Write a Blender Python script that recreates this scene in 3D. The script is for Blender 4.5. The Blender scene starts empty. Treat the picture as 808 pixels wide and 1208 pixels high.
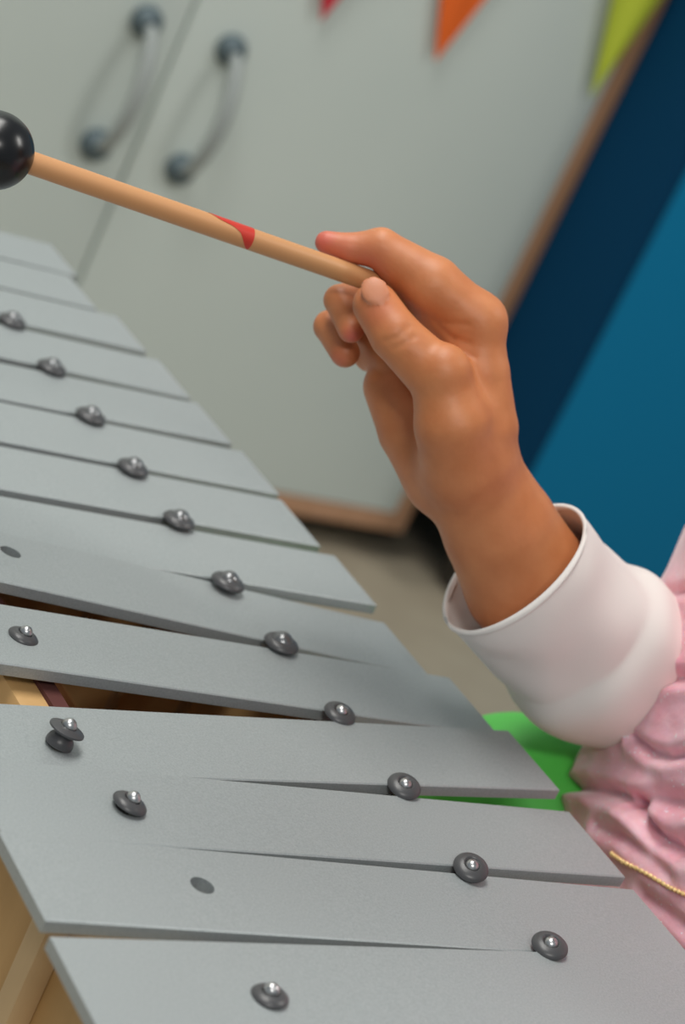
import bpy, bmesh, math, random
import numpy as np
from mathutils import Vector, Matrix

# ------------------------------------------------------------------ measurements (metres)
D = {'cam': {'loc': [0.0, 0.0, 0.86], 'right': [0.8995754, 0.143595, 0.4124859], 'up': [-0.4367656, 0.2957526, 0.8495683], 'fw': [0.0, 0.9444103, -0.3287692], 'lens': 74.50331125827813}, 'inst': {'o': [0.04486, 0.5202, 0.54236], 'u': [-0.618419, 0.785849, 0.0], 'v': [0.785849, 0.618419, 0.0]}, 'bars': [[0.0777, 0.0199, 0.8955, 0.001, 0.004, 4.2954], [0.0264, 0.0013, 0.8786, -0.0089, -0.0121, 4.186], [-0.0633, 0.0135, 0.8585, -0.0077, 0.0044, 4.126], [-0.1332, 0.0404, 0.8489, -0.0385, 0.0451, 4.081], [-0.0103, -0.0169, 0.9007, 0.0004, -0.0027, 4.091], [0.12, -0.075, 0.9008, 0.0031, -0.0253, 3.951], [0.0501, -0.0633, 0.8813, -0.0508, 0.0367, 3.845], [0.0327, -0.0281, 0.8895, -0.0281, 0.0214, 3.798], [-0.0044, -0.0035, 0.8923, -0.0109, 0.0105, 3.848], [-0.0474, 0.0172, 0.8966, -0.0061, 0.0125, 3.773], [-0.0054, 0.0113, 0.9078, 0.0012, 0.0057, 3.753], [0.0365, 0.0177, 0.8979, 0.0013, 0.0078, 3.664], [0.0212, 0.0165, 0.8922, 0.0003, 0.0072, 3.44], [0.0183, 0.0087, 0.8931, 0.0004, 0.0041, 3.585]], 'rpins': [[0.58, 2.615], [1.454, 2.434], [2.458, 2.397], [3.424, 2.306], [4.442, 2.254], [5.397, 2.177], [6.46, 2.155], [7.416, 2.082], [8.439, 2.042], [9.468, 2.009], [10.519, 1.944]], 'lpins': [[-0.032, -0.142], [1.058, -0.126], [1.893, -0.334], [2.73, -0.496], [4.0, -0.355], [5.308, 0.01]], 'th': 0.106, 'mallet': {'head': [-0.15506, 0.67751, 0.68465], 'end': [-0.00042, 0.76591, 0.68273], 'r': 0.013113}, 'mark': [[-0.08587, 0.71562, 0.68582], [-0.0809, 0.71804, 0.68516], [-0.07703, 0.72052, 0.68559], [-0.07263, 0.72265, 0.68502], [-0.0701, 0.72349, 0.68411]], 'hand': [[6, [[0.03688, 0.74615, 0.63461, 0.01869], [0.05569, 0.75148, 0.61922, 0.02146], [0.07401, 0.75719, 0.60397, 0.0243], [0.11186, 0.78291, 0.58198, 0.02592], [0.14829, 0.81708, 0.56847, 0.02429]]], [7, [[0.03615, 0.74303, 0.63961, 0.01424], [0.03375, 0.74304, 0.65454, 0.01139], [0.0233, 0.7469, 0.67122, 0.01013], [0.01372, 0.7514, 0.68599, 0.00951]]], [7, [[0.03532, 0.74872, 0.63735, 0.01373], [0.02604, 0.75489, 0.65973, 0.01059], [0.01406, 0.76321, 0.68083, 0.00873]]], [7, [[0.03314, 0.75304, 0.63302, 0.0132], [0.02433, 0.76231, 0.65313, 0.01072], [0.01223, 0.77258, 0.67331, 0.00823]]], [7, [[0.0291, 0.75386, 0.62885, 0.01324], [0.01735, 0.76681, 0.64465, 0.01145], [0.01027, 0.77821, 0.66436, 0.00799]]], [6, [[0.0267, 0.7497, 0.62898, 0.01443], [0.00949, 0.75877, 0.63645, 0.01201], [-0.00395, 0.76441, 0.64705, 0.01077]]], [7, [[0.03171, 0.73613, 0.64027, 0.01535], [0.02166, 0.72993, 0.6541, 0.01393], [0.01146, 0.73087, 0.66613, 0.01086]]], [5, [[0.01345, 0.75158, 0.68651, 0.00982], [0.01054, 0.75204, 0.6804, 0.01015], [-0.00129, 0.7536, 0.68116, 0.00832]]], [4, [[0.01386, 0.75123, 0.68645, 0.00981], [-0.00678, 0.75065, 0.69129, 0.01101], [-0.02915, 0.75199, 0.69515, 0.00734]]], [3, [[0.00984, 0.72957, 0.66982, 0.01037]]], [1.5, [[-0.02915, 0.75199, 0.69515, 0.00734], [-0.03932, 0.75007, 0.69055, 0.0055], [-0.04765, 0.74922, 0.68904, 0.00428]]], [1.4, [[0.01146, 0.73087, 0.66613, 0.01086], [-0.01069, 0.73221, 0.67368, 0.00903], [-0.02161, 0.73731, 0.67904, 0.00831]]], [1.0, [[0.01406, 0.76321, 0.68083, 0.00842], [-0.02393, 0.77178, 0.67567, 0.00695], [-0.03513, 0.75833, 0.66961, 0.00561], [-0.02613, 0.74653, 0.66456, 0.00492]]], [1.0, [[0.01223, 0.77258, 0.67331, 0.00791], [-0.02389, 0.78019, 0.66073, 0.00674], [-0.03457, 0.76774, 0.65662, 0.00602], [-0.02481, 0.755, 0.65354, 0.00562]]], [1.2, [[0.01027, 0.77821, 0.66436, 0.00767], [-0.01227, 0.78365, 0.65391, 0.00614], [-0.01649, 0.77371, 0.65142, 0.00575], [-0.0089, 0.76152, 0.65549, 0.00535]]], [2.0, [[-0.01801, 0.77073, 0.6587, 0.00635], [-0.00594, 0.7653, 0.65706, 0.00695]]]], 'nail': {'c': [-0.02388, 0.73149, 0.68503], 'a': [0.8276, -0.38707, -0.40652], 's': [-0.55199, -0.4297, -0.71461], 'n': [-0.10193, -0.8158, 0.56927], 'r': [0.005814000000000001, 0.005202, 0.001377]}, 'lines': [[[-0.01262, 0.72338, 0.67253], [-0.00964, 0.7231, 0.67544], [-0.00719, 0.72599, 0.68002]], [[-0.00942, 0.72161, 0.67117], [-0.00645, 0.72184, 0.67463], [-0.00401, 0.72421, 0.67864]], [[5e-05, 0.74171, 0.68049], [0.00539, 0.74229, 0.68404], [0.01139, 0.74325, 0.68679]], [[0.00408, 0.73998, 0.67739], [0.00886, 0.74025, 0.68004], [0.01458, 0.7411, 0.68061]], [[0.00985, 0.73604, 0.67538], [0.01394, 0.73766, 0.67631], [0.01778, 0.73924, 0.67713]], [[-0.0185, 0.74247, 0.68456], [-0.01214, 0.74183, 0.68269], [-0.00565, 0.74109, 0.68057], [0.00167, 0.7407, 0.67946], [0.00871, 0.7399, 0.67902]]], 'tint': [[-0.04973, 0.74729, 0.68909, 0.007344, 0.9], [-0.04156, 0.74681, 0.68771, 0.007956, 0.6], [-0.03119, 0.74713, 0.68862, 0.007956, 0.5], [-0.02396, 0.74146, 0.66304, 0.0042840000000000005, 0.9], [-0.0196, 0.73136, 0.67869, 0.0061200000000000004, 0.35], [-0.00642, 0.74203, 0.66466, 0.0076500000000000005, 0.4], [-0.02542, 0.75031, 0.65123, 0.00459, 0.4]], 'sleeve': [[0.06696, 0.75227, 0.60751, 0.03142], [0.07068, 0.75382, 0.60545, 0.03182], [0.08282, 0.76115, 0.59858, 0.0309], [0.09792, 0.77123, 0.59031, 0.03235], [0.11278, 0.78012, 0.58327, 0.0351], [0.12981, 0.7963, 0.57671, 0.03313], [0.14748, 0.81492, 0.57154, 0.03043], [0.16382, 0.81769, 0.58906, 0.0257], [0.17787, 0.815, 0.61351, 0.0257], [0.19545, 0.81164, 0.64407, 0.0257], [0.22005, 0.80694, 0.68686, 0.0257]], 'elbow': [0.14976, 0.82037, 0.56861], 'shoulder': [0.22005, 0.80694, 0.69086], 'cab': {'a': [-0.06499, 2.26377, 0.0], 't': [0.759736, 0.650232, 0.0], 'n': [0.650232, -0.759736, 0.0]}, 'rings': [[-2.6, 1.072], [-2.4, 1.1111], [-2.2, 1.1381], [-2.0, 1.1492], [-1.8, 1.1603], [-1.6, 1.1691], [-1.4, 1.1766], [-1.2, 1.1841], [-1.0, 1.1929], [-0.8, 1.1955], [-0.6, 1.1973], [-0.4, 1.2062], [-0.2, 1.2101], [0.0, 1.2191], [0.2, 1.2317], [0.4, 1.251], [0.6, 1.2783], [0.8, 1.3095], [1.0, 1.3371], [1.2, 1.348], [1.4, 1.3592], [1.6, 1.3764], [1.8, 1.3979], [2.0, 1.4187], [2.2, 1.4395], [2.4, 1.46], [2.6, 1.482], [2.8, 1.5386], [3.0, 1.5955]], 'dress': [0.55, 6.75, 2.9, 1.75], 'creases': [[[0.77, 0.96], [0.86, 1.12], [0.87, 1.34], [0.7, 1.59], [0.56, 1.79]], [[0.75, 0.45], [0.69, 0.67], [0.57, 0.9], [0.47, 1.09], [0.37, 1.3]], [[0.82, -0.39], [0.62, -0.15], [0.45, 0.06], [0.35, 0.15], [0.28, 0.14], [0.22, 0.13], [0.16, 0.2], [0.14, 0.31]], [[0.5, 0.5], [0.39, 0.56], [0.32, 0.66], [0.25, 0.86]], [[0.72, 0.94], [0.65, 1.17], [0.55, 1.3], [0.48, 1.31]], [[0.37, 0.16], [0.29, 0.34], [0.19, 0.55]], [[0.45, -0.27], [0.3, -0.08], [0.15, 0.03]], [[0.18, -0.29], [0.1, -0.21], [0.06, -0.19]]], 'cord': [[0.32, -0.27], [0.27, -0.23], [0.19, -0.12], [0.13, -0.05], [0.09, 0.02]], 'crease_size': [[0.06, 0.055], [0.09, 0.06], [0.13, 0.065], [0.09, 0.05], [0.05, 0.05], [0.09, 0.07], [0.05, 0.06], [0.05, 0.06]]}
S = .045                                     # one bar spacing of the metallophone
rnd = random.Random(4)
col = bpy.context.scene.collection
O = Vector(D['inst']['o']); U = Vector(D['inst']['u']); V = Vector(D['inst']['v']); Z = Vector((0, 0, 1))
CA = Vector(D['cab']['a']); CT = Vector(D['cab']['t']); CN = Vector(D['cab']['n'])
def I(u, v, z): u, v, z = float(u), float(v), float(z); return O + S * (u * U + v * V + z * Z)          # metallophone axes: along the row, along a bar, up
def K(t, z, n=0.): return CA + t * CT + n * CN + z * Z            # cabinet axes: along the front, up, out of the front
MI = Matrix((V, U, Z)).transposed()                             # bar frame: x along the bar, y along the row (left handed fixed below)

# ------------------------------------------------------------------ helpers
def link(name, me, mat, parent=None, smooth=True):
    o = bpy.data.objects.new(name, me); col.objects.link(o)
    if mat:
        for m in (mat if isinstance(mat, (list, tuple)) else [mat]): me.materials.append(m)
    if smooth:
        for p in me.polygons: p.use_smooth = True
    if parent: o.parent = parent
    return o
def mesh(name, verts, faces):
    me = bpy.data.meshes.new(name); me.from_pydata([tuple(v) for v in verts], [], faces); me.update()
    bm = bmesh.new(); bm.from_mesh(me); bmesh.ops.recalc_face_normals(bm, faces=bm.faces); bm.to_mesh(me); bm.free()
    return me
def thing(name, label, cat, loc=(0, 0, 0), group=None):
    o = bpy.data.objects.new(name, None); col.objects.link(o); o.location = loc; o.empty_display_size = .02
    o['label'] = label; o['category'] = cat
    if group: o['group'] = group
    return o
def tag(o, label, cat, group=None):
    o['label'] = label; o['category'] = cat
    if group: o['group'] = group
    return o
def flat(me):
    for p in me.polygons: p.use_smooth = False
class MB:
    """collects simple solids into one mesh"""
    def __init__(s): s.v = []; s.f = []
    def hexa(s, c):                                            # 8 corners: bottom ring then top ring
        n = len(s.v); s.v += [Vector(q) for q in c]
        s.f += [tuple(n + k for k in q) for q in ((3, 2, 1, 0), (4, 5, 6, 7), (0, 1, 5, 4), (1, 2, 6, 5), (2, 3, 7, 6), (3, 0, 4, 7))]
        return s
    def box(s, fn, a, b):                                      # axis box in the frame fn(x, y, z)
        (x0, y0, z0), (x1, y1, z1) = a, b
        return s.hexa([fn(x0, y0, z0), fn(x1, y0, z0), fn(x1, y1, z0), fn(x0, y1, z0), fn(x0, y0, z1), fn(x1, y0, z1), fn(x1, y1, z1), fn(x0, y1, z1)])
    def tube(s, pts, rad, seg=16, cap=True, up=None):
        pts = [Vector(q) for q in pts]; n0 = len(s.v); R = len(pts)
        t = [(pts[min(i + 1, R - 1)] - pts[max(i - 1, 0)]).normalized() for i in range(R)]
        a = up or (Vector((0, 0, 1)) if abs(t[0].z) < .9 else Vector((1, 0, 0)))
        for i in range(R):
            a = (a - t[i] * a.dot(t[i])).normalized(); b = t[i].cross(a)
            r = rad[i] if isinstance(rad, (list, tuple)) else rad
            for k in range(seg):
                w = 2 * math.pi * k / seg; s.v.append(pts[i] + (a * math.cos(w) + b * math.sin(w)) * r)
        for i in range(R - 1):
            for k in range(seg):
                k2 = (k + 1) % seg; p = n0 + i * seg; q = p + seg
                s.f.append((p + k, p + k2, q + k2, q + k))
        if cap:
            s.f.append(tuple(n0 + k for k in range(seg))[::-1]); e = n0 + (R - 1) * seg; s.f.append(tuple(e + k for k in range(seg)))
        return s
    def lathe(s, prof, c, ax, seg=28, tilt=None):
        ax = Vector(ax).normalized(); a = ax.orthogonal().normalized(); b = ax.cross(a); n0 = len(s.v); m = len(prof)
        for r, h in prof:
            for k in range(seg):
                w = 2 * math.pi * k / seg; s.v.append(Vector(c) + ax * h + (a * math.cos(w) + b * math.sin(w)) * r)
        for i in range(m - 1):
            for k in range(seg):
                k2 = (k + 1) % seg; s.f.append((n0 + i * seg + k, n0 + i * seg + k2, n0 + (i + 1) * seg + k2, n0 + (i + 1) * seg + k))
        s.f.append(tuple(n0 + k for k in range(seg))[::-1]); s.f.append(tuple(n0 + (m - 1) * seg + k for k in range(seg)))
        return s
    def build(s, name, mat, parent=None, bevel=0., smooth=True, seg=2):
        me = mesh(name, s.v, s.f)
        if bevel:
            bm = bmesh.new(); bm.from_mesh(me)
            bmesh.ops.bevel(bm, geom=[e for e in bm.edges if e.calc_face_angle(0) > .5], offset=bevel, segments=seg, profile=.6, affect='EDGES', clamp_overlap=True)
            bm.to_mesh(me); bm.free()
        o = link(name, me, mat, parent, smooth)
        if smooth:
            bm = bmesh.new(); bm.from_mesh(me)
            for e in bm.edges: e.smooth = e.calc_face_angle(0) < .7
            bm.to_mesh(me); bm.free()
        return o

# ------------------------------------------------------------------ materials
def mat(name, base, rough=.5, metal=0., **kw):
    m = bpy.data.materials.new(name); m.use_nodes = True; nt = m.node_tree
    b = nt.nodes['Principled BSDF']; b.inputs['Base Color'].default_value = (*base, 1); b.inputs['Roughness'].default_value = rough; b.inputs['Metallic'].default_value = metal
    for k, v in kw.items(): b.inputs[k.replace('_', ' ')].default_value = v
    return m
def node(m, t, **kw):
    n = m.node_tree.nodes.new(t)
    for k, v in kw.items(): setattr(n, k, v)
    return n
def wire(m, a, b): m.node_tree.links.new(a, b)
def bsdf(m): return m.node_tree.nodes['Principled BSDF']
def noise(m, scale, detail=4., stretch=None, rough=.5):
    tc = node(m, 'ShaderNodeTexCoord'); mp = node(m, 'ShaderNodeMapping'); n = node(m, 'ShaderNodeTexNoise')
    wire(m, tc.outputs['Object'], mp.inputs[0]); wire(m, mp.outputs[0], n.inputs['Vector'])
    if stretch: mp.inputs['Scale'].default_value = stretch
    n.inputs['Scale'].default_value = scale; n.inputs['Detail'].default_value = detail; n.inputs['Roughness'].default_value = rough
    return n
def vary(m, n, a, b, lo=.3, hi=.7):
    r = node(m, 'ShaderNodeValToRGB'); r.color_ramp.elements[0].position = lo; r.color_ramp.elements[1].position = hi
    r.color_ramp.elements[0].color = (*a, 1); r.color_ramp.elements[1].color = (*b, 1)
    wire(m, n.outputs['Fac'], r.inputs[0]); wire(m, r.outputs[0], bsdf(m).inputs['Base Color']); return r
def bump(m, n, strength, dist=.001):
    b = node(m, 'ShaderNodeBump'); b.inputs['Strength'].default_value = strength; b.inputs['Distance'].default_value = dist
    wire(m, n.outputs['Fac'], b.inputs['Height']); wire(m, b.outputs[0], bsdf(m).inputs['Normal'])
def wood(name, a, b, stretch, scale=8., rough=.5):
    m = mat(name, a, rough); n = noise(m, scale, 6, stretch, .6); vary(m, n, a, b, .3, .75); bump(m, n, .15); return m

M = {}
m = M['aluminium'] = mat('satin_aluminium', (.5, .52, .52), .48, .35)
n = noise(m, 1500., 3); vary(m, n, (.315, .345, .35), (.415, .447, .45), .25, .75); bump(m, n, .12, .0003)
M['rubber'] = mat('grey_rubber', (.065, .065, .068), .36)
M['nail'] = mat('nail_steel', (.55, .55, .55), .33, 1.)
M['dome'] = mat('grey_dome', (.20, .205, .21), .28, .7)
M['beech'] = wood('pale_beech', (.42, .27, .13), (.52, .35, .18), (1, 14, 14), 5)
M['box_wood'] = wood('box_wood', (.56, .33, .13), (.66, .41, .175), (14, 14, 1), 4)
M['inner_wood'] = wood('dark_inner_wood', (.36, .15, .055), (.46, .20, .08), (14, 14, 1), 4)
M['post'] = wood('post_wood', (.66, .46, .25), (.74, .53, .30), (14, 14, 1), 4)
M['felt'] = mat('rail_felt', (.10, .03, .025), .95)
m = M['shaft'] = mat('turned_birch', (.55, .31, .15), .45)
n = noise(m, 40, 5, (1, 1, .06)); vary(m, n, (.54, .26, .105), (.63, .33, .15), .3, .7)
M['red'] = mat('red_paint', (.55, .035, .02), .4)
m = M['black_ball'] = mat('black_rubber_ball', (.006, .006, .007), .27)
m = M['laminate'] = mat('off_white_laminate', (.62, .64, .60), .5); n = noise(m, 3., 3); vary(m, n, (.59, .655, .62), (.63, .69, .65))
m = M['trim'] = wood('tan_edge_wood', (.46, .25, .14), (.53, .30, .18), (20, 20, 1), 3)
M['plinth'] = mat('dark_plinth', (.05, .04, .03), .8)
M['pewter'] = mat('pewter', (.10, .135, .15), .55, .3)
M['nickel'] = mat('satin_nickel', (.34, .37, .36), .65, .1)
m = M['floor'] = mat('beige_vinyl', (.36, .31, .23), .55); n = noise(m, 14, 6); vary(m, n, (.33, .28, .205), (.38, .33, .245)); bump(m, n, .05)
m = M['wall'] = mat('wall_paint', (.62, .63, .60), .9); n = noise(m, 30, 4); bump(m, n, .05)
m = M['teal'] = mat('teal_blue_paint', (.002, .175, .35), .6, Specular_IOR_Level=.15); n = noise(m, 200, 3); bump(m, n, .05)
m = M['navy'] = mat('navy_blue', (.001, .04, .10), .7, Specular_IOR_Level=.1); n = noise(m, 200, 3); bump(m, n, .05)  # unit's side and body, coloured darker than its teal front
for k, c in dict(p_red=(.55, .02, .04), p_orange=(.80, .13, .01), p_lime=(.48, .56, .04), string=(.7, .7, .65)).items():
    m = M[k] = mat(k + '_cloth', c, .8); n = noise(m, 900, 2); bump(m, n, .1)
m = M['white_cotton'] = mat('white_cotton', (.76, .71, .675), .85, 0., Sheen_Weight=.15); n = noise(m, 1400, 2); bump(m, n, .12, .0005)
m = M['green'] = mat('green_jersey', (.09, .56, .08), .5); n = noise(m, 1500, 2); bump(m, n, .08, .0005)
m = M['gold'] = mat('gold_cord', (.92, .66, .30), .4, .25); n = noise(m, 900, 2); bump(m, n, .5, .0008)
M['eye_white'] = mat('eye_white', (.75, .73, .7), .2)
M['hair'] = mat('brown_hair', (.05, .025, .012), .5)

# pink sparkling organza
m = M['pink'] = mat('pink_organza', (.72, .25, .29), .42, 0., Sheen_Weight=.5, Sheen_Roughness=.35, Subsurface_Weight=.35, Subsurface_Scale=.012)
n = noise(m, 55, 5, None, .6); r = vary(m, n, (.88, .33, .40), (.98, .53, .59), .32, .7)
tc = node(m, 'ShaderNodeTexCoord'); vo = node(m, 'ShaderNodeTexVoronoi'); vo.inputs['Scale'].default_value = 620
wire(m, tc.outputs['Object'], vo.inputs['Vector'])
cl = noise(m, 75, 2)
g1 = node(m, 'ShaderNodeMath', operation='LESS_THAN'); g1.inputs[1].default_value = .22; wire(m, vo.outputs['Distance'], g1.inputs[0])
sp = node(m, 'ShaderNodeSeparateColor'); wire(m, vo.outputs['Color'], sp.inputs[0])
g2 = node(m, 'ShaderNodeMath', operation='GREATER_THAN'); g2.inputs[1].default_value = .55; wire(m, sp.outputs[0], g2.inputs[0])
g3 = node(m, 'ShaderNodeMath', operation='GREATER_THAN'); g3.inputs[1].default_value = .54; wire(m, cl.outputs['Fac'], g3.inputs[0])
g4 = node(m, 'ShaderNodeMath', operation='MULTIPLY'); wire(m, g1.outputs[0], g4.inputs[0]); wire(m, g2.outputs[0], g4.inputs[1])
g5 = node(m, 'ShaderNodeMath', operation='MULTIPLY'); wire(m, g4.outputs[0], g5.inputs[0]); wire(m, g3.outputs[0], g5.inputs[1])
gl = node(m, 'ShaderNodeMix', data_type='RGBA'); wire(m, g5.outputs[0], gl.inputs['Factor']); wire(m, r.outputs[0], gl.inputs['A']); gl.inputs['B'].default_value = (1, .96, .96, 1)
wire(m, gl.outputs['Result'], bsdf(m).inputs['Base Color'])
rg = node(m, 'ShaderNodeMapRange'); rg.inputs[3].default_value = .42; rg.inputs[4].default_value = .12; wire(m, g5.outputs[0], rg.inputs[0]); wire(m, rg.outputs[0], bsdf(m).inputs['Roughness'])
n2 = noise(m, 230, 7, None, .65); bump(m, n2, .35, .0016)

# skin: warm base, redder finger tips, paler nail
m = M['skin'] = mat('skin', (.55, .27, .16), .48, 0., Subsurface_Weight=.12, Subsurface_Scale=.004)
bsdf(m).inputs['Subsurface Radius'].default_value = (1., .35, .2)
n = noise(m, 90, 5); r = vary(m, n, (.52, .175, .062), (.60, .225, .088))
at = node(m, 'ShaderNodeVertexColor', layer_name='tint'); sp = node(m, 'ShaderNodeSeparateColor'); wire(m, at.outputs[0], sp.inputs[0])
x1 = node(m, 'ShaderNodeMix', data_type='RGBA'); wire(m, sp.outputs[0], x1.inputs['Factor']); wire(m, r.outputs[0], x1.inputs['A']); x1.inputs['B'].default_value = (.64, .13, .10, 1)
x2 = node(m, 'ShaderNodeMix', data_type='RGBA'); wire(m, sp.outputs[1], x2.inputs['Factor']); wire(m, x1.outputs['Result'], x2.inputs['A']); x2.inputs['B'].default_value = (.60, .24, .13, 1)
wire(m, x2.outputs['Result'], bsdf(m).inputs['Base Color'])
n2 = noise(m, 500, 4); bump(m, n2, .12, .0006)

# ------------------------------------------------------------------ setting
def struct(o): o['kind'] = 'structure'; return o
fl = MB().hexa([(-4, -3, -.05), (4, -3, -.05), (4, 5, -.05), (-4, 5, -.05), (-4, -3, 0), (4, -3, 0), (4, 5, 0), (-4, 5, 0)]).build('floor', M['floor'], smooth=False); struct(fl)
wb = MB().box(lambda t, n, z: K(t, z, n), (-3, -.56, 0), (3, -.46, 2.8)).build('wall_back', M['wall'], smooth=False); struct(wb)

# ------------------------------------------------------------------ cabinet with two doors, tan edging
kb = lambda t, n, z: K(t, z, n)
cab = thing('storage_cabinet', 'off white two door cupboard with tan wood edging and curved metal handles', 'cabinet', K(-.35, 0, -.2))
cab_inv = Matrix.Translation(-cab.location)
def part(mb, name, m, parent, **k):
    base = parent
    w = Vector((0, 0, 0))
    while base: w += base.location; base = base.parent
    mb.v = [q - w for q in mb.v]
    return mb.build(name, m, parent, **k)
CH = 1.95
part(MB().box(kb, (-.885, -.44, .04), (.182, -.026, CH)), 'cabinet_body', M['laminate'], cab, bevel=.002)
part(MB().box(kb, (-.86, -.40, 0), (.15, -.07, .04)), 'plinth', M['plinth'], cab)
part(MB().box(kb, (-.885, -.025, .038), (.184, .0, .0605)), 'bottom_edging', M['trim'], cab, bevel=.002)
part(MB().box(kb, (.1615, -.025, .0605), (.184, .0, CH)), 'side_edging', M['trim'], cab, bevel=.002)
def door(t0, t1, hx):
    d = part(MB().box(kb, (t0, -.025, .062), (t1, -.001, CH - .01)), 'door', M['laminate'], cab, bevel=.0025)
    h = MB(); z0, z1 = .391, .519
    P = []
    for i in range(25):
        a = i / 24; z = z1 + (z0 - z1) * a; P.append(K(hx, z, .008 + .031 * math.sin(math.pi * min(1, max(0, a))) ** .55))
    R = [.0062 + .0012 * math.sin(math.pi * i / 24) for i in range(25)]
    h.tube(P, R, 14)
    hd = part(h, 'handle', M['nickel'], d)
    for z in (z0, z1):
        part(MB().lathe([(.0155, 0), (.0165, .003), (.0155, .009), (.011, .015), (.008, .018)], K(hx, z, -.001), CN, 24), 'rosette', M['pewter'], hd)
    return d
door(-.885 + .003, -.3597, -.402); door(-.3553, .1605, -.3035)

# ------------------------------------------------------------------ blue unit beside it
blu = thing('display_unit', 'tall teal blue unit with a navy side, behind the raised forearm', 'cabinet', K(.4, 0, -.1))
p = .125
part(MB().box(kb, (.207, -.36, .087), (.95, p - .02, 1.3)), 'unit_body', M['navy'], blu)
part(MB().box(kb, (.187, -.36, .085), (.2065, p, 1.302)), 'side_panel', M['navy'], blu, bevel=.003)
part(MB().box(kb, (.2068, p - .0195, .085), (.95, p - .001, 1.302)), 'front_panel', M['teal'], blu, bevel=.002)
for t, n in ((.26, .05), (.26, -.3), (.88, .05), (.88, -.3)):
    part(MB().box(kb, (t - .02, n - .02, 0), (t + .02, n + .02, .087)), 'foot', M['plinth'], blu)

# ------------------------------------------------------------------ bunting pinned across the cabinet front
bun = thing('bunting', 'string of red, orange and lime cloth pennants across the cabinet front', 'bunting', K(0, .82, .02))
def pennant(tip, width, top, m, rot):
    (t, z), h = tip, top - tip[1]; vv = []; ff = []; NX, NY = 10, 14
    for side in (0, 1):
        for j in range(NY + 1):
            for i in range(NX + 1):
                y = j / NY; x = (i / NX - .5) * width * y; q = y * h
                n = .010 + .006 * math.sin(2.2 * i / NX * math.pi + tip[0] * 20) * y + .004 * y - side * .0012
                vv.append(K(t + x * math.cos(rot) - q * math.sin(rot), z + q * math.cos(rot) + x * math.sin(rot), n))
    a = lambda s, j, i: s * (NX + 1) * (NY + 1) + j * (NX + 1) + i
    for s in (0, 1):
        for j in range(NY):
            for i in range(NX):
                f = (a(s, j, i), a(s, j, i + 1), a(s, j + 1, i + 1), a(s, j + 1, i)); ff.append(f if s == 0 else f[::-1])
    for j in range(NY):
        ff.append((a(0, j, 0), a(0, j + 1, 0), a(1, j + 1, 0), a(1, j, 0))); ff.append((a(0, j, NX), a(1, j, NX), a(1, j + 1, NX), a(0, j + 1, NX)))
    for i in range(NX):
        ff.append((a(0, NY, i), a(0, NY, i + 1), a(1, NY, i + 1), a(1, NY, i)))
    mb = MB(); mb.v = vv; mb.f = ff
    return part(mb, 'pennant', m, bun)
pr = pennant((-.2255, .576), .165, .79, M['p_red'], .06); pr['label'] = 'red pennant'
po = pennant((-.0760, .577), .170, .80, M['p_orange'], .05); po['label'] = 'orange pennant'
pl = pennant((.1375, .597), .120, .81, M['p_lime'], .06); pl['label'] = 'lime green pennant'
part(MB().tube([K(-.5 + .68 * i / 30, .785 + .03 * i / 30 + .012 * math.cos(i * .9), .012) for i in range(31)], .002, 8), 'string', M['string'], bun)

# ------------------------------------------------------------------ metallophone frame
fr = thing('metallophone', 'wooden metallophone frame with two rows of rubber capped pins holding the bars', 'musical instrument', I(6, 1.2, -12.05))
ib = lambda u, v, z: I(u, v, z)
TH = D['th']
zr = -TH - .06                                                  # rail felt top
def rl(u): return -.17 - .012 * u                               # left and right pin lines
def rr(u): return 2.57 - .061 * (u - .5)
def board(u0, u1, f, w, z0, z1):
    return MB().hexa([I(u0, f(u0) - w, z0), I(u1, f(u1) - w, z0), I(u1, f(u1) + w, z0), I(u0, f(u0) + w, z0),
                      I(u0, f(u0) - w, z1), I(u1, f(u1) - w, z1), I(u1, f(u1) + w, z1), I(u0, f(u0) + w, z1)])
part(board(-.75, 13.7, lambda u: rl(u) - .12, .2, -2.2, zr - .04), 'side_board', M['box_wood'], fr, bevel=.0015)
part(board(-.75, 13.7, lambda u: rr(u) + .04, .2, -2.2, zr - .04), 'side_board', M['box_wood'], fr, bevel=.0015)
part(board(-.72, 13.68, rl, .07, zr - .04, zr), 'felt_strip', M['felt'], fr)
part(board(-.72, 13.68, rr, .07, zr - .04, zr), 'felt_strip', M['felt'], fr)
for u in (-.75, 13.45):
    part(MB().hexa([I(u, rl(u) + .085, -2.2), I(u + .25, rl(u) + .085, -2.2), I(u + .25, rr(u) - .165, -2.2), I(u, rr(u) - .165, -2.2),
                    I(u, rl(u) + .085, -.4), I(u + .25, rl(u) + .085, -.4), I(u + .25, rr(u) - .165, -.4), I(u, rr(u) - .165, -.4)]), 'end_board', M['box_wood'], fr, bevel=.0015)
part(board(-.74, 13.69, lambda u: (rl(u) + rr(u)) / 2, 1.0, -2.2, -2.05), 'bottom_board', M['inner_wood'], fr)
for u in (1.9, 3.3, 8.6, 10., 11.6):              # cross ribs inside the box
    a0, a1 = rl(u) + .085, rr(u) - .17
    part(MB().hexa([I(u, a0, -2.04), I(u + .12, a0, -2.04), I(u + .12, a1, -2.04), I(u, a1, -2.04), I(u, a0, -1.1), I(u + .12, a0, -1.1), I(u + .12, a1, -1.1), I(u, a1, -1.1)]), 'rib', M['inner_wood'], fr, bevel=.001)
for u, v, du, dv in ((-.5, -.35, -.5, -.9), (13.4, -.4, .4, -.4), (-.5, 2.7, -.5, .2), (13.4, 1.8, .4, .3)):
    q = [I(u - .3, v - .3, -2.2), I(u + .3, v - .3, -2.2), I(u + .3, v + .3, -2.2), I(u - .3, v + .3, -2.2)]
    g = [x + S * (du * U + dv * V) - Z * (x.z) for x in q]
    part(MB().hexa(g + q), 'leg', M['beech'], fr, bevel=.003)
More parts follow.
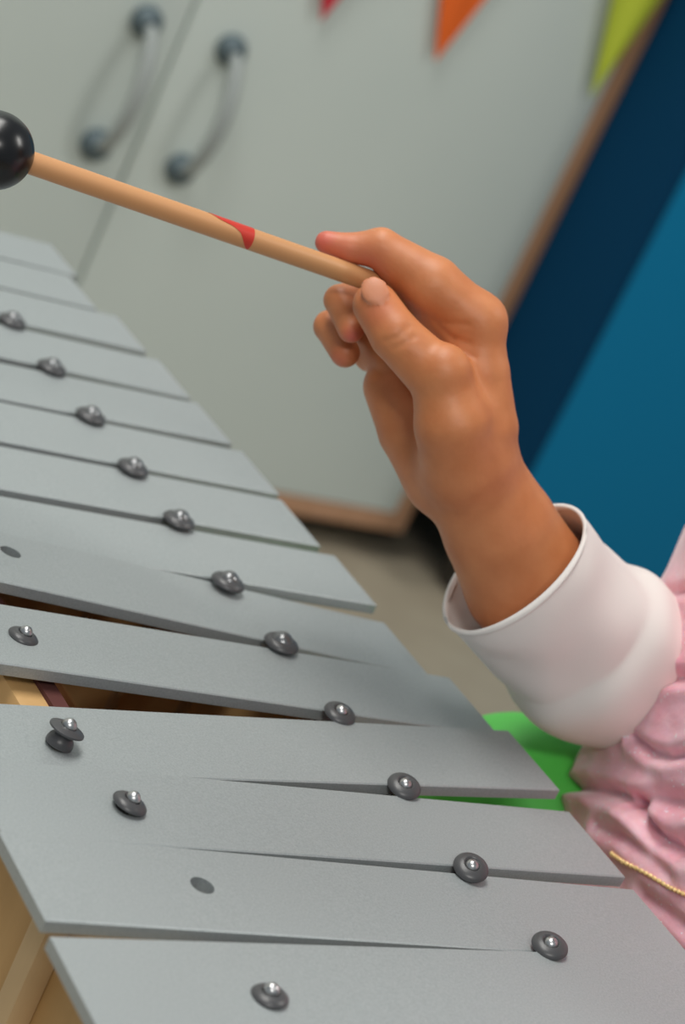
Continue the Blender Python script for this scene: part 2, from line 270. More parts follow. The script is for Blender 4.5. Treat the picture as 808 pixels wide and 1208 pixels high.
for u in (5.05, 6.0, 6.9):                                       # pale battens on the inner face
    w_ = rr(u) - .16
    part(MB().hexa([I(u, w_ - .05, -2.05), I(u + .11, w_ - .05, -2.05), I(u + .11, w_, -2.05), I(u, w_, -2.05), I(u, w_ - .05, -.5), I(u + .11, w_ - .05, -.5), I(u + .11, w_, -.5), I(u, w_, -.5)]), 'batten', M['beech'], fr)
for u in (1.62, 11.4):                                           # upright posts on the outer face
    w_ = rl(u) - .32
    part(MB().hexa([I(u - .04, w_ - .2, -2.2), I(u + .2, w_ - .2, -2.2), I(u + .2, w_ + .001, -2.2), I(u - .04, w_ + .001, -2.2), I(u + .02, w_ - .2, -.25), I(u + .26, w_ - .2, -.25), I(u + .26, w_ + .001, -.25), I(u + .02, w_ + .001, -.25)]), 'post', M['post'], fr, bevel=.002)
UP = Vector((0, 0, 1))
def pin(u, v, z, big=1., tilt=(0, 0), cap=True, stack=False, dx=0, dome=False):
    ax = (UP + tilt[0] * U + tilt[1] * V).normalized(); c = I(u, v, z)
    st = part(MB().lathe([(.028 * S, zr * S - z * S - .4 * S), (.028 * S, .01 * S)], c, UP, 12), 'pin', M['nail'], fr)
    if cap:
        k = S * big
        if stack:
            g = MB().lathe([(.09 * k, -.118 * k), (.104 * k, -.108 * k), (.104 * k, -.08 * k), (.094 * k, -.05 * k), (.07 * k, -.025 * k), (.07 * k, .0), (.115 * k, .004 * k), (.136 * k, .014 * k), (.134 * k, .026 * k), (.10 * k, .042 * k), (.062 * k, .048 * k), (.055 * k, .04 * k)], c, ax, 32)
        else:
            g = MB().lathe([(.05 * k, -.03 * k), (.10 * k, -.022 * k), (.132 * k, -.008 * k), (.138 * k, .004 * k), (.134 * k, .018 * k), (.118 * k, .034 * k), (.094 * k, .047 * k), (.070 * k, .052 * k), (.060 * k, .046 * k), (.054 * k, .034 * k)], c, ax, 32)
        part(g, 'rubber_grommet', M['rubber'], st)
    r = (.088 if dome else .056) * S * big; zz = (.016 if dome else .030) * S * big + dx * S
    part(MB().lathe([(r * .5, zz - r * (.45 if dome else .8)), (r * .95, zz - r * .4), (r, zz), (r * .9, zz + r * .35), (r * .66, zz + r * .66), (r * .35, zz + r * .85), (r * .05, zz + r * .92)], c, ax, 22), 'nail_head', M['dome'] if dome else M['nail'], st)
for i, (u, v) in enumerate(D['rpins']):
    t = ((-.10, -.25), (-.25, -.30), (-.20, -.22), (-.15, -.1), (0, -.05), (0, 0))[min(i, 5)]
    pin(u, v, .035, 1. if i < 4 else 1.14, t, dome=i >= 4, dx=(-.004 if i < 3 else .004))
for i, (u, v) in enumerate(D['lpins']):
    if i in (1, 5): pin(u, v, -.16, .9, cap=False)
    else: pin(u, v, (.0, 0, .02, .012, .0)[i], (.92, 1, .95, 1., .9)[i], ((.1, -.1), 0, (0, .15), (.05, .15), (0, .1))[i], stack=(i == 3), dx=.028)
for i in range(6, 14): pin(i + .02, rl(i), .0, .9, dx=.02)

# ------------------------------------------------------------------ the bars, each lying loose on the rails
NAMES = ['nearest silver bar, cut by the bottom edge of the picture', 'second silver bar from the near end, with an empty screw hole at its left',
 'third silver bar from the near end, round grommet at its left',
 'silver bar with the tallest grommet standing at its left, in front of the dark gap',
 'fifth silver bar from the near end, behind the dark gap showing the wooden box', 'tilted sixth silver bar from the near end, small hole at the left picture edge',
 'seventh silver bar from the near end, its sharp front corner over the beige floor', 'eighth silver bar from the near end, tip before the gap under the cabinet',
 'ninth silver bar from the near end, sixth from the far end', 'tenth silver bar from the near end, fifth from the far end',
 'fourth silver bar from the far end', 'third silver bar from the far end', 'second silver bar from the far end', 'farthest and shortest silver bar, at the far end of the row']
for i in range(14):
    du, ro, w, dz, tau, vr = D['bars'][i]; vl = -1.49 + .055 * max(0, i - 1)
    if i == 13: vl += .01
    def bp(x, y, z): return I(i + du + ro * (x - 1) + y, x, dz + tau * (x - 1) + z)
    b = .011; R = .088
    hu, hv = (D['lpins'][i] if i < 6 else (i + .02, rl(i)))
    hy = hu - (i + du + ro * (hv - 1))
    # plan outline with corner points and a round hole, top and bottom, chamfered rim
    bm = bmesh.new()
    def ringv(pts, z): return [bm.verts.new(bp(x, y, z)) for x, y in pts]
    def rect(ins): return [(vl + ins, -w / 2 + ins), (vr - ins, -w / 2 + ins), (vr - ins, w / 2 - ins), (vl + ins, w / 2 - ins)]
    NS = 32
    hole = [(hv + R * math.cos(2 * math.pi * k / NS), hy + R * math.sin(2 * math.pi * k / NS)) for k in range(NS)]
    def sq(k):                                                  # square collar round the hole
        a = 2 * math.pi * k / NS; ca, sa = math.cos(a), math.sin(a); q = max(abs(ca), abs(sa)); e = .2
        return (hv + e * ca / q, hy + e * sa / q)
    collar = [sq(k) for k in range(NS)]
    lay = {}
    for nm, z in (('t', 0.), ('b', -TH)):
        s = 1 if nm == 't' else -1
        inner = ringv(rect(b), z); outer = ringv(rect(0), z - s * b * .8)
        col_ = ringv(collar, z); ho = ringv(hole, z)
        lay[nm] = (inner, outer, col_, ho)
        for k in range(4): bm.faces.new((inner[k], inner[(k + 1) % 4], outer[(k + 1) % 4], outer[k]))
        for k in range(NS): bm.faces.new((col_[k], col_[(k + 1) % NS], ho[(k + 1) % NS], ho[k]))
        # four trapezoids between the collar and the rim
        c8 = NS // 8
        idx = lambda a, e: [col_[(j) % NS] for j in range(a, e + 1)]
        bm.faces.new([inner[0], inner[1]] + idx(-c8, -c8)[:0] + [col_[j % NS] for j in range(NS - c8, NS - 3 * c8 - 1, -1)])
        bm.faces.new([inner[1], inner[2]] + [col_[j % NS] for j in range(c8, -c8 - 1, -1)])
        bm.faces.new([inner[2], inner[3]] + [col_[j % NS] for j in range(3 * c8, c8 - 1, -1)])
        bm.faces.new([inner[3], inner[0]] + [col_[j % NS] for j in range(5 * c8, 3 * c8 - 1, -1)])
    for k in range(4): bm.faces.new((lay['t'][1][k], lay['t'][1][(k + 1) % 4], lay['b'][1][(k + 1) % 4], lay['b'][1][k]))
    for k in range(NS): bm.faces.new((lay['t'][3][k], lay['t'][3][(k + 1) % NS], lay['b'][3][(k + 1) % NS], lay['b'][3][k]))
    bmesh.ops.recalc_face_normals(bm, faces=bm.faces)
    me = bpy.data.meshes.new('metallophone_bar'); bm.to_mesh(me); bm.free()
    c = bp(1, 0, -TH / 2); me.transform(Matrix.Translation(-c))
    o = link('metallophone_bar', me, M['aluminium'], smooth=False); o.location = c
    tag(o, NAMES[i], 'metallophone bar', 'metallophone bars')

# ------------------------------------------------------------------ mallet
mh = Vector(D['mallet']['head']); me_ = Vector(D['mallet']['end']); R = D['mallet']['r']; dr = (me_ - mh).normalized(); LN = (me_ - mh).length
mal = thing('mallet', 'wooden mallet with a black ball head and a red paint mark, held in the hand', 'mallet', mh)
mal.rotation_mode = 'QUATERNION'; mal.rotation_quaternion = dr.to_track_quat('Z', 'Y')
prof = [(.0036, -.014), (.0039, 0), (.0039, .05), (.0039, LN - .002), (.0034, LN)]
sh = MB().lathe(prof, (0, 0, 0), (0, 0, 1), 24).build('shaft', M['shaft'], mal)
ball = [(R * math.sin(math.pi * k / 24) if 0 < k < 24 else .0002, -R * math.cos(math.pi * k / 24)) for k in range(25)]
MB().lathe(ball, (0, 0, 0), (0, 0, 1), 40).build('ball_head', M['black_ball'], mal)
# the red mark: a thin brush stroke lying on the shaft
q = mal.rotation_quaternion.inverted(); mk = [q @ (Vector(x) - mh) for x in D['mark']]
vv = []; ff = []; zs = [x.z for x in mk]; camdir = q @ (Vector(D['cam']['loc']) - mh).normalized(); a0 = math.atan2(camdir.y, camdir.x)
upd = q @ Vector(D['cam']['up']); a1 = math.atan2(upd.y, upd.x); NA = 12; NZ = 16
d = (a1 - a0 + math.pi) % (2 * math.pi) - math.pi
for j in range(NZ + 1):
    f = j / NZ; z = zs[0] + (zs[-1] - zs[0]) * f; lo = d * (.80 - .9 * f ** .8 - .06 * math.sin(9 * f)) ; hi = d * (1.05 + .1 * math.sin(5 * f))
    if f > .7: lo -= d * .6 * (f - .7) / .3
    for k in range(NA + 1):
        a = a0 + lo + (hi - lo) * k / NA; vv.append((.00402 * math.cos(a), .00402 * math.sin(a), z))
for j in range(NZ):
    for k in range(NA): ff.append((j * (NA + 1) + k, j * (NA + 1) + k + 1, (j + 1) * (NA + 1) + k + 1, (j + 1) * (NA + 1) + k))
mb = MB(); mb.v = [Vector(x) for x in vv]; mb.f = ff; mb.build('paint_mark', M['red'], mal)

# ------------------------------------------------------------------ implicit surfaces for the body
def sdf_grid(items, lo, hi, h, extra=None):
    lo = np.array(lo); n = np.ceil((np.array(hi) - lo) / h).astype(int) + 1
    F = np.full(n, .02, np.float32)
    ax = [lo[k] + h * np.arange(n[k]) for k in range(3)]
    for k, chain in items:
        kk = k / 1000.; G = None
        c = np.array(chain, float); pad = c[:, 3].max() + .02
        a = np.maximum(((c[:, :3].min(0) - pad - lo) / h).astype(int), 0); b = np.minimum(((c[:, :3].max(0) + pad - lo) / h).astype(int) + 1, n)
        if (b <= a).any(): continue
        X = ax[0][a[0]:b[0], None, None]; Y = ax[1][None, a[1]:b[1], None]; Zz = ax[2][None, None, a[2]:b[2]]
        segs = [(c[i], c[i + 1]) for i in range(len(c) - 1)] if len(c) > 1 else [(c[0], c[0] + np.array([0, 0, 1e-5, 0]))]
        for p0, p1 in segs:
            d = p1[:3] - p0[:3]; L2 = d @ d
            px, py, pz = X - p0[0], Y - p0[1], Zz - p0[2]
            t = np.clip((px * d[0] + py * d[1] + pz * d[2]) / L2, 0, 1)
            r = p0[3] + (p1[3] - p0[3]) * t
            q = np.sqrt((px - t * d[0]) ** 2 + (py - t * d[1]) ** 2 + (pz - t * d[2]) ** 2) - r
            G = q if G is None else np.minimum(G, q) - np.maximum(.0012 - np.abs(G - q), 0) ** 2 / .0048
        sub = F[a[0]:b[0], a[1]:b[1], a[2]:b[2]]
        m = np.maximum(kk - np.abs(sub - G), 0)
        F[a[0]:b[0], a[1]:b[1], a[2]:b[2]] = np.minimum(sub, G) - m * m / (4 * kk)
    if extra: extra(F, ax)
    return F, lo
def surface_nets(F, lo, h):
    neg = F < 0; s = F.shape
    c = [neg[i:s[0] - 1 + i, j:s[1] - 1 + j, k:s[2] - 1 + k] for i in (0, 1) for j in (0, 1) for k in (0, 1)]
    cnt = sum(x.astype(np.int8) for x in c); act = (cnt > 0) & (cnt < 8)
    idx = np.argwhere(act); num = np.full(act.shape, -1, np.int64); num[act] = np.arange(len(idx))
    P = np.zeros((len(idx), 3)); N = np.zeros(len(idx))
    cor = [(i, j, k) for i in (0, 1) for j in (0, 1) for k in (0, 1)]
    for a in range(8):
        for b in range(a + 1, 8):
            if sum(abs(cor[a][t] - cor[b][t]) for t in range(3)) != 1: continue
            fa = F[tuple((idx + cor[a]).T)]; fb = F[tuple((idx + cor[b]).T)]; m = (fa < 0) != (fb < 0)
            t = np.where(m, fa / np.where(m, fa - fb, 1), 0)[:, None]
            q = np.array(cor[a]) + t * (np.array(cor[b]) - np.array(cor[a])); P[m] += q[m]; N[m] += 1
    V_ = np.asarray(lo) + h * (idx + P / N[:, None]); faces = []
    for d in range(3):
        e, g = (d + 1) % 3, (d + 2) % 3
        sl0 = [slice(1, s[k] - 1) for k in range(3)]; sl0[d] = slice(0, s[d] - 1); sl1 = list(sl0); sl1[d] = slice(1, s[d])
        x0 = neg[tuple(sl0)]; x1 = neg[tuple(sl1)]; w = np.argwhere(x0 != x1)
        if not len(w): continue
        sgn = x0[tuple(w.T)]
        base = w.copy(); base[:, e] += 1; base[:, g] += 1
        def cell(de, dg):
            q = base.copy(); q[:, e] -= de; q[:, g] -= dg; return num[tuple(q.T)]
        A, B, C_, E = cell(1, 1), cell(0, 1), cell(0, 0), cell(1, 0)
        f = np.stack([A, B, C_, E], 1); f[~sgn] = f[~sgn][:, ::-1]; faces.append(f)
    return V_, np.concatenate(faces)

H = D['hand']; pts = np.array([q for _, c in H for q in c])
near = (pts[:, 3] > 0)
nl = D['nail']
def nail(F, ax):
    X = ax[0][:, None, None] - nl['c'][0]; Y = ax[1][None, :, None] - nl['c'][1]; Zz = ax[2][None, None, :] - nl['c'][2]
    k0 = 0; k1 = 0
    for v, r in ((nl['a'], nl['r'][0]), (nl['s'], nl['r'][1]), (nl['n'], nl['r'][2])):
        q = X * v[0] + Y * v[1] + Zz * v[2]; k0 = k0 + (q / r) ** 2; k1 = k1 + (q / (r * r)) ** 2
    k0 = np.sqrt(k0); G = k0 * (k0 - 1) / np.maximum(np.sqrt(k1), 1e-9)
    np.minimum(F, G.astype(np.float32), out=F)
el = Vector(D['elbow']); shd = Vector(D['shoulder'])
arm = [[8, [list(H[0][1][-1]), [*(el * .6 + shd * .4), .028], [*shd, .032]]]]
lo = pts[:, :3].min(0) - .03; hi = pts[:, :3].max(0) + .03
F, lo_ = sdf_grid(H + arm, lo, hi, .00085, nail)
V1, F1 = surface_nets(F, lo_, .00085)
def w3(u, v, z, r): q = I(u, v, z); return [q.x, q.y, q.z, r * S]
body = [
 [20, [w3(.6, 7.0, -1.5, 2.0), w3(.6, 7.0, .5, 1.75), w3(.6, 7.0, 2.4, 1.7)]],
 [20, [w3(2.3, 7.0, 3.1, .75), w3(-1.2, 7.0, 3.1, .75)]],
 [10, [w3(.6, 7.0, 3.2, .8), w3(.6, 6.9, 5.2, .75)]],
 [10, [w3(.6, 6.95, 6.9, 1.62), w3(.6, 6.6, 6.2, 1.35)]],
 [4, [w3(.6, 5.35, 6.5, .16), w3(.6, 5.12, 6.15, .2)]],
 [3, [w3(.35, 5.4, 5.62, .12), w3(.85, 5.4, 5.62, .12)]],
 [3, [w3(2.12, 6.9, 6.6, .22), w3(2.15, 6.95, 6.2, .2)]], [3, [w3(-.92, 6.9, 6.6, .22), w3(-.95, 6.95, 6.2, .2)]],
 [10, [[*shd, .032], [*(el * .6 + shd * .4), .028], [*el, .025]]],
 [10, [w3(-1.4, 7.0, 3.2, .72), w3(-2.2, 6.4, .2, .58), w3(-1.2, 5.0, -.25, .45)]],
 [4, [w3(-1.2, 5.0, -.25, .45), w3(-.7, 4.75, -.22, .4)]],
 [2, [w3(-.75, 4.9, -.2, .17), w3(-.2, 4.95, -.3, .15)]], [2, [w3(-.7, 4.75, -.2, .17), w3(-.1, 4.72, -.3, .15)]], [2, [w3(-.7, 4.62, -.22, .17), w3(-.12, 4.5, -.32, .15)]], [2, [w3(-.75, 4.52, -.24, .15), w3(-.25, 4.35, -.34, .13)]], [2, [w3(-1., 5.1, -.2, .18), w3(-.6, 5.25, -.28, .16)]],
 [20, [w3(1.6, 7.0, -1.7, 1.1), w3(4.0, 5.3, -1.35, .86)]], [20, [w3(-.4, 7.0, -1.7, 1.1), w3(-1.6, 5.0, -1.5, .86)]],
 [10, [w3(4.0, 5.3, -1.35, .8), w3(4.3, 5.6, -6, .75), w3(4.3, 5.4, -10.8, .5)]], [10, [w3(-1.6, 5.0, -1.5, .8), w3(-1.6, 5.4, -6, .75), w3(-1.6, 5.2, -10.8, .5)]],
 [10, [w3(4.3, 5.5, -11.3, .5), w3(4.4, 3.9, -11.6, .36)]], [10, [w3(-1.6, 5.3, -11.3, .5), w3(-1.7, 3.7, -11.6, .36)]]]
bp_ = np.array([q for _, c in body for q in c])
lo2 = bp_[:, :3].min(0) - .08; hi2 = bp_[:, :3].max(0) + .08
F, l2 = sdf_grid(body, lo2, hi2, .005); V2, F2 = surface_nets(F, l2, .005)
me = bpy.data.meshes.new('person')
me.from_pydata(np.concatenate([V1, V2]).tolist(), [], np.concatenate([F1, F2 + len(V1)]).tolist()); me.update()
# relax the fine mesh a little and paint the finger tip flush
bm = bmesh.new(); bm.from_mesh(me)
for _ in range(3): bmesh.ops.smooth_vert(bm, verts=bm.verts, factor=.5, use_axis_x=True, use_axis_y=True, use_axis_z=True)
bm.to_mesh(me); bm.free()
co = np.empty(len(me.vertices) * 3, np.float32); me.vertices.foreach_get('co', co); co = co.reshape(-1, 3)
nrm = np.empty(len(me.vertices) * 3, np.float32); me.vertices.foreach_get('normal', nrm); nrm = nrm.reshape(-1, 3); nv = len(V1); c0 = co.copy()
for k, line in enumerate(D['lines']):                            # fine creases over the joints
    q = [c0[:nv][((c0[:nv] - np.array(p)) ** 2).sum(1).argmin()] for p in line]; best = np.full(nv, 9.)
    for a, b in zip(q[:-1], q[1:]):
        ab = b - a; t_ = np.clip(((c0[:nv] - a) @ ab) / (ab @ ab + 1e-12), 0, 1); best = np.minimum(best, np.sqrt(((c0[:nv] - a - t_[:, None] * ab) ** 2).sum(1)))
    co[:nv] -= nrm[:nv] * (.0004 * np.exp(-(best / .0011) ** 2))[:, None]
me.vertices.foreach_set('co', co.ravel()); me.update()
tint = np.zeros((len(co), 4), np.float32); tint[:, 3] = 1
for x, y, z, r, w in D['tint']:
    tint[:, 0] = np.maximum(tint[:, 0], w * np.exp(-((co - (x, y, z)) ** 2).sum(1) / (r * r)))
for q in (I(.3, 5.32, 5.62), I(.6, 5.32, 5.62), I(.9, 5.32, 5.62)):
    tint[:, 0] = np.maximum(tint[:, 0], .8 * np.exp(-((co - np.array(q)) ** 2).sum(1) / .009 ** 2))
dn = co - np.array(nl['c']); q = (dn @ np.array(nl['a']) / nl['r'][0]) ** 2 + (dn @ np.array(nl['s']) / nl['r'][1]) ** 2
tint[:, 1] = np.where((q < 1.) & (np.abs(dn @ np.array(nl['n'])) < .004), .8, 0)
ca = me.color_attributes.new('tint', 'FLOAT_COLOR', 'POINT'); ca.data.foreach_set('color', tint.ravel())
per = link('person', me, M['skin'])
tag(per, 'child in a pink sparkly dress and white long sleeves, raised hand gripping the mallet', 'person')

# ------------------------------------------------------------------ clothes
def rings_mesh(name, rings, fr_, seg, m, fold, thick, parent):
    """loft of (centre, radius) rings; fold(i, f, a) gives a radius factor"""
    P = [Vector(r[:3]) for r in rings]; R = [r[3] for r in rings]
    # resample smoothly
    n = len(P); NR = fr_; pts = []; rad = []
    for j in range(NR + 1):
        t = j / NR * (n - 1); i = min(int(t), n - 2); u = t - i
        p0, p1, p2, p3 = P[max(i - 1, 0)], P[i], P[i + 1], P[min(i + 2, n - 1)]
        pts.append(.5 * ((2 * p1) + (p2 - p0) * u + (2 * p0 - 5 * p1 + 4 * p2 - p3) * u * u + (-p0 + 3 * p1 - 3 * p2 + p3) * u ** 3)); rad.append(R[i] + (R[i + 1] - R[i]) * (u * u * (3 - 2 * u)))
    vv = []; ff = []; a = Vector(D['cam']['up'])
    for j in range(NR + 1):
        t = (pts[min(j + 1, NR)] - pts[max(j - 1, 0)]).normalized(); a = (a - t * a.dot(t)).normalized(); b = t.cross(a)
        for k in range(seg):
            w = 2 * math.pi * k / seg; rr_ = rad[j] * fold(j / NR, w); vv.append(pts[j] + (a * math.cos(w) + b * math.sin(w)) * rr_)
    for j in range(NR):
        for k in range(seg): k2 = (k + 1) % seg; ff.append((j * seg + k, j * seg + k2, (j + 1) * seg + k2, (j + 1) * seg + k))
    me = mesh(name, vv, ff); o = link(name, me, m, parent)
    s = o.modifiers.new('thickness', 'SOLIDIFY'); s.thickness = thick; s.offset = 0
    return o
def sleeve_fold(f, w):
    e = math.exp(-(f / .03) ** 2)
    return 1 + .055 * math.exp(-((f - .36) / .035) ** 2) + .03 * math.sin(3 * w + 9 * f + .6) * min(1, f * 6) + .03 * math.exp(-((((w - 3.6 - 3.0 * f) + 3.1416) % 6.2832 - 3.1416) / .16) ** 2) * min(1, f * 9) + .012 * math.sin(4 * w + 30 * f) * min(1, f * 6) + .015 * math.sin(7 * w - 22 * f) * min(1, f * 4) + .025 * e
sv = rings_mesh('sleeve', D['sleeve'], 90, 96, M['white_cotton'], sleeve_fold, .0016, per); sv['label'] = 'white cotton sleeve with a wide cuff'
ls_ = [w3(-.85, 4.85, -.24, .62), w3(-1.3, 5.1, -.22, .7), w3(-2.2, 6.35, .2, .95), w3(-1.8, 6.8, 1.8, .95), w3(-1.2, 7.0, 3.2, .95)]
sv2 = rings_mesh('sleeve', ls_, 40, 48, M['white_cotton'], sleeve_fold, .0016, per)
# shirt under the dress, up to a round collar
st_ = [[20, [w3(.6, 7.0, -.8, 2.08), w3(.6, 7.0, .5, 1.85), w3(.6, 7.0, 2.3, 1.85)]], [20, [w3(2.4, 7.0, 3.05, .98), w3(-1.2, 7.0, 3.05, .98)]], [14, [w3(.6, 7.0, 3.3, 1.05), w3(.6, 6.95, 4.0, .86)]]]
tp = np.array([q for _, c in st_ for q in c]); F, l3 = sdf_grid(st_, tp[:, :3].min(0) - .11, tp[:, :3].max(0) + .11, .004); V3, F3 = surface_nets(F, l3, .004)
me = bpy.data.meshes.new('shirt'); me.from_pydata(V3.tolist(), [], F3.tolist()); me.update()
bm = bmesh.new(); bm.from_mesh(me)
for _ in range(5): bmesh.ops.smooth_vert(bm, verts=bm.verts, factor=.5, use_axis_x=True, use_axis_y=True, use_axis_z=True)
bm.to_mesh(me); bm.free()
o = link('shirt', me, M['white_cotton'], per); o['label'] = 'white cotton shirt'
for du_ in (-.52, .52):
    e_ = MB().lathe([(0.0075 * math.sin(math.pi * k / 14) if 0 < k < 14 else .0001, -0.0075 * math.cos(math.pi * k / 14)) for k in range(15)], I(.6 + du_, 5.52, 6.72), -V, 20).build('eye', [M['eye_white'], M['hair']], per)
    for p_ in e_.data.polygons:
        if (p_.center - I(.6 + du_, 5.52, 6.72)).normalized().dot(-V) > .88: p_.material_index = 1
# trousers: shell over the legs
tr = [[10, [w3(1.4, 7.0, -1.7, 1.3), w3(4.0, 5.3, -1.25, 1.02)]], [20, [w3(-.4, 7.0, -1.7, 1.3), w3(-1.6, 5.0, -1.4, 1.02)]],
      [10, [w3(4.0, 5.3, -1.25, 1.0), w3(4.3, 5.6, -6, .95), w3(4.3, 5.4, -10.6, .8)]], [10, [w3(-1.6, 5.0, -1.4, 1.), w3(-1.6, 5.4, -6, .95), w3(-1.6, 5.2, -10.6, .8)]]]
tp = np.array([q for _, c in tr for q in c]); F, l3 = sdf_grid(tr, tp[:, :3].min(0) - .08, tp[:, :3].max(0) + .08, .005); V3, F3 = surface_nets(F, l3, .005)
me = bpy.data.meshes.new('trousers'); me.from_pydata(V3.tolist(), [], F3.tolist()); me.update()
bm = bmesh.new(); bm.from_mesh(me)
for _ in range(6): bmesh.ops.smooth_vert(bm, verts=bm.verts, factor=.5, use_axis_x=True, use_axis_y=True, use_axis_z=True)
bm.to_mesh(me); bm.free()
o = link('trousers', me, M['green'], per); o['label'] = 'bright green trousers'
# hair
hr = [[10, [w3(.6, 7.2, 7.15, 1.72), w3(.6, 7.6, 5.6, 1.35), w3(.6, 7.9, 4.3, .9)]], [6, [w3(1.7, 6.3, 7.6, .7), w3(2.2, 6.9, 6.6, .5), w3(2.2, 7.2, 5.0, .45)]], [6, [w3(-.5, 6.3, 7.6, .7), w3(-1., 6.9, 6.6, .5), w3(-1., 7.2, 5.0, .45)]], [6, [w3(1.5, 5.9, 7.9, .45), w3(-.3, 5.9, 7.9, .45)]]]
tp = np.array([q for _, c in hr for q in c]); F, l3 = sdf_grid(hr, tp[:, :3].min(0) - .09, tp[:, :3].max(0) + .09, .005); V3, F3 = surface_nets(F, l3, .005)
me = bpy.data.meshes.new('hair'); me.from_pydata(V3.tolist(), [], F3.tolist()); me.update(); link('hair', me, M['hair'], per)

# dress: gathered organza tunic, folds modelled
uc, vc, DA, DB = D['dress']; RG = D['rings']
zs_ = [r[0] for r in RG]; ss_ = [r[1] for r in RG]
def ring_s(z):
    if z > 2.6: t = min(1, (z - 2.6) / 1.3); return np.interp(2.6, zs_, ss_) * (1 - .72 * t * t * (3 - 2 * t))
    return float(np.interp(z, zs_, ss_))
def smooth_s(z): return sum(ring_s(z + d) * w for d, w in ((-.3, .2), (-.15, .2), (0, .2), (.15, .2), (.3, .2)))
NT, NZ = 420, 260; zlo, zhi = -2.9, 3.9
cre = D['creases']
def seg_d(p, a, b):
    ax, ay = b[0] - a[0], b[1] - a[1]; t = np.clip(((p[0] - a[0]) * ax + (p[1] - a[1]) * ay) / (ax * ax + ay * ay + 1e-9), 0, 1)
    return np.hypot(p[0] - a[0] - t * ax, p[1] - a[1] - t * ay), (ax * (p[1] - a[1]) - ay * (p[0] - a[0]))
th = np.linspace(-math.pi, math.pi, NT, endpoint=False)
# finer round the front
th = th - .55 * np.sin(th - .35) ; zz = np.linspace(zlo, zhi, NZ)
TT, ZZ = np.meshgrid(th, zz)
disp = np.zeros_like(TT); AW = 3.2
for c, (dep, wd) in zip(cre, D['crease_size']):
    best = np.full_like(TT, 9.); side = np.zeros_like(TT)
    for a, b in zip(c[:-1], c[1:]):
        dd, sd = seg_d((TT * AW, ZZ), (a[0] * AW, a[1]), (b[0] * AW, b[1]))
        m = dd < best; best = np.where(m, dd, best); side = np.where(m, np.sign(sd), side)
    disp += -dep * np.exp(-(best / wd) ** 2) + np.where(side < 0, .25, .45) * dep * np.exp(-((best - wd * 1.9) / (wd * 1.2)) ** 2)
disp += .008 * np.sin(9 * TT + 3 * np.sin(2.1 * ZZ)) + .006 * np.sin(23 * TT + 4 * ZZ) + .006 * np.sin(7.3 * ZZ + 6 * TT) + .004 * np.sin(17 * ZZ - 15 * TT + 2 * np.sin(5 * TT))
disp = np.maximum(disp, -.28)
sm = np.array([smooth_s(z) for z in zz])[:, None]
vv = []
Uo, Vo, Oo = np.array(U), np.array(V), np.array(O)
EX = .62
sx = lambda a: np.sign(np.sin(a)) * np.abs(np.sin(a)) ** EX
cx = lambda a: np.sign(np.cos(a)) * np.abs(np.cos(a)) ** EX
X = DA * sm * sx(TT); Y = -DB * sm * cx(TT) + .28 * np.maximum(ZZ + .2, 0)
nx, ny = np.sign(np.sin(TT)) * np.abs(np.sin(TT)) ** (2 - EX) / DA, -np.sign(np.cos(TT)) * np.abs(np.cos(TT)) ** (2 - EX) / DB; nn = np.hypot(nx, ny); nx, ny = nx / nn, ny / nn
X = X + disp * nx + uc; Y = Y + disp * ny + vc
Pd = Oo + S * (X[..., None] * Uo + Y[..., None] * Vo + ZZ[..., None] * np.array([0, 0, 1]))
ff = [(j * NT + k, j * NT + (k + 1) % NT, (j + 1) * NT + (k + 1) % NT, (j + 1) * NT + k) for j in range(NZ - 1) for k in range(NT)]
me = mesh('dress', Pd.reshape(-1, 3).tolist(), ff); dr_ = link('dress', me, M['pink'], per); dr_['label'] = 'pink sparkly organza dress'
s = dr_.modifiers.new('thickness', 'SOLIDIFY'); s.thickness = .0012; s.offset = -1
cd = D['cord']; cp = []
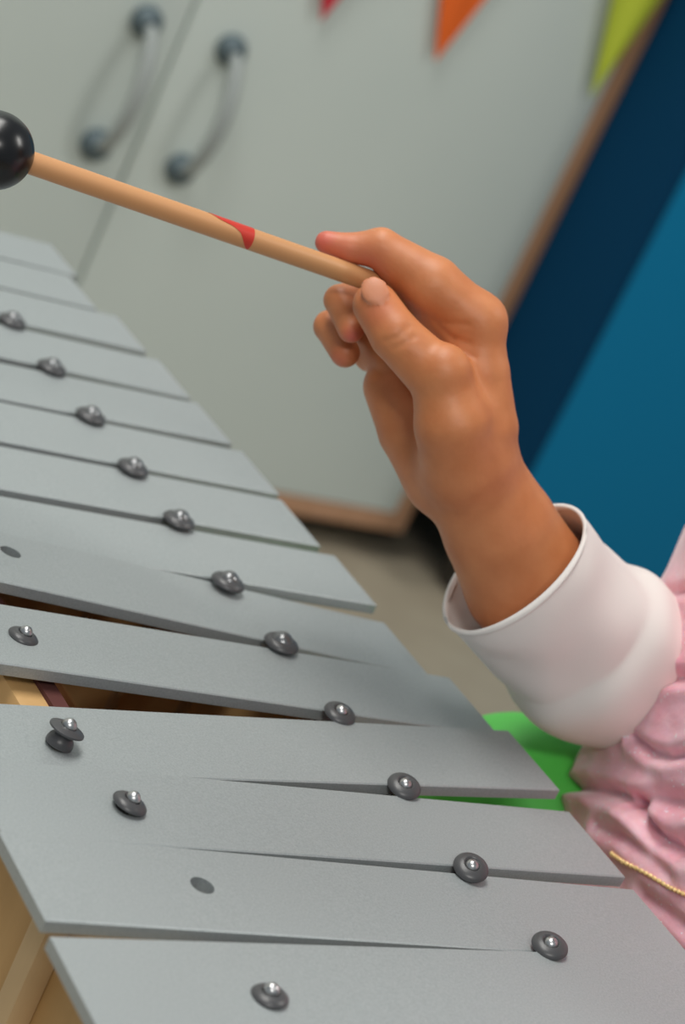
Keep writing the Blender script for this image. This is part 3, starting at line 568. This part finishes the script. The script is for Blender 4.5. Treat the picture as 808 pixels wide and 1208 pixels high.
for i in range(61):
    t = i / 60 * (len(cd) - 1); k = min(int(t), len(cd) - 2); u = t - k
    a = cd[k][0] + (cd[k + 1][0] - cd[k][0]) * u; z = cd[k][1] + (cd[k + 1][1] - cd[k][1]) * u
    j = np.argmin(np.abs(zz - z)); kk = np.argmin(np.abs(th - a)); nrm = Vector(Uo * nx[j, kk] + Vo * ny[j, kk])
    s_ = smooth_s(z); q = I(uc + DA * s_ * sx(a) + disp[j, kk] * nx[j, kk], vc + .28 * max(z + .2, 0) - DB * s_ * cx(a) + disp[j, kk] * ny[j, kk], z)
    cp.append(q + nrm * .0006)
o = MB().tube(cp, [.0007 + .0003 * math.sin(i * 2.1) for i in range(61)], 8).build('trim_cord', M['gold'], dr_); o['label'] = 'gold cord'

# ------------------------------------------------------------------ lights and camera
def area(name, loc, target, sx, sy, power, colr=(1, 1, 1)):
    l = bpy.data.lights.new(name, 'AREA'); l.shape = 'RECTANGLE'; l.size = sx; l.size_y = sy; l.energy = power; l.color = colr
    o = bpy.data.objects.new(name, l); col.objects.link(o); o.location = loc
    o.rotation_euler = (Vector(target) - Vector(loc)).to_track_quat('-Z', 'Y').to_euler(); return o
area('ceiling_lamp', (-.72, .72, 2.65), (-.5, .72, 0), 1.6, .7, 41, (1, .98, .93))
area('ceiling_lamp', (.36, -1.8, 2.5), (.2, -.3, 0), 1.2, .1, 31, (1, .97, .92))
area('ceiling_lamp', (2.0, 1.2, 2.65), (2.0, 1.2, 0), 1.2, .3, 30, (1, .98, .93))
w = bpy.data.worlds.new('room_light'); bpy.context.scene.world = w; w.use_nodes = True
w.node_tree.nodes['Background'].inputs[0].default_value = (.80, .92, 1., 1); w.node_tree.nodes['Background'].inputs[1].default_value = .27
cam = bpy.data.cameras.new('camera'); co_ = bpy.data.objects.new('camera', cam); col.objects.link(co_)
cam.sensor_fit = 'VERTICAL'; cam.sensor_height = 36; cam.lens = D['cam']['lens']; cam.clip_start = .02
r_, u_, f_ = (Vector(D['cam'][k]) for k in ('right', 'up', 'fw'))
mtx = Matrix((r_, u_, -f_)).transposed().to_4x4(); mtx.translation = Vector(D['cam']['loc']); co_.matrix_world = mtx
cam.dof.use_dof = True; cam.dof.focus_distance = .70; cam.dof.aperture_fstop = 10.5
sc = bpy.context.scene; sc.camera = co_
sc.view_settings.view_transform = 'Standard'; sc.view_settings.look = 'None'; sc.view_settings.gamma = 1; sc.view_settings.use_curve_mapping = False; sc.view_settings.exposure = 0
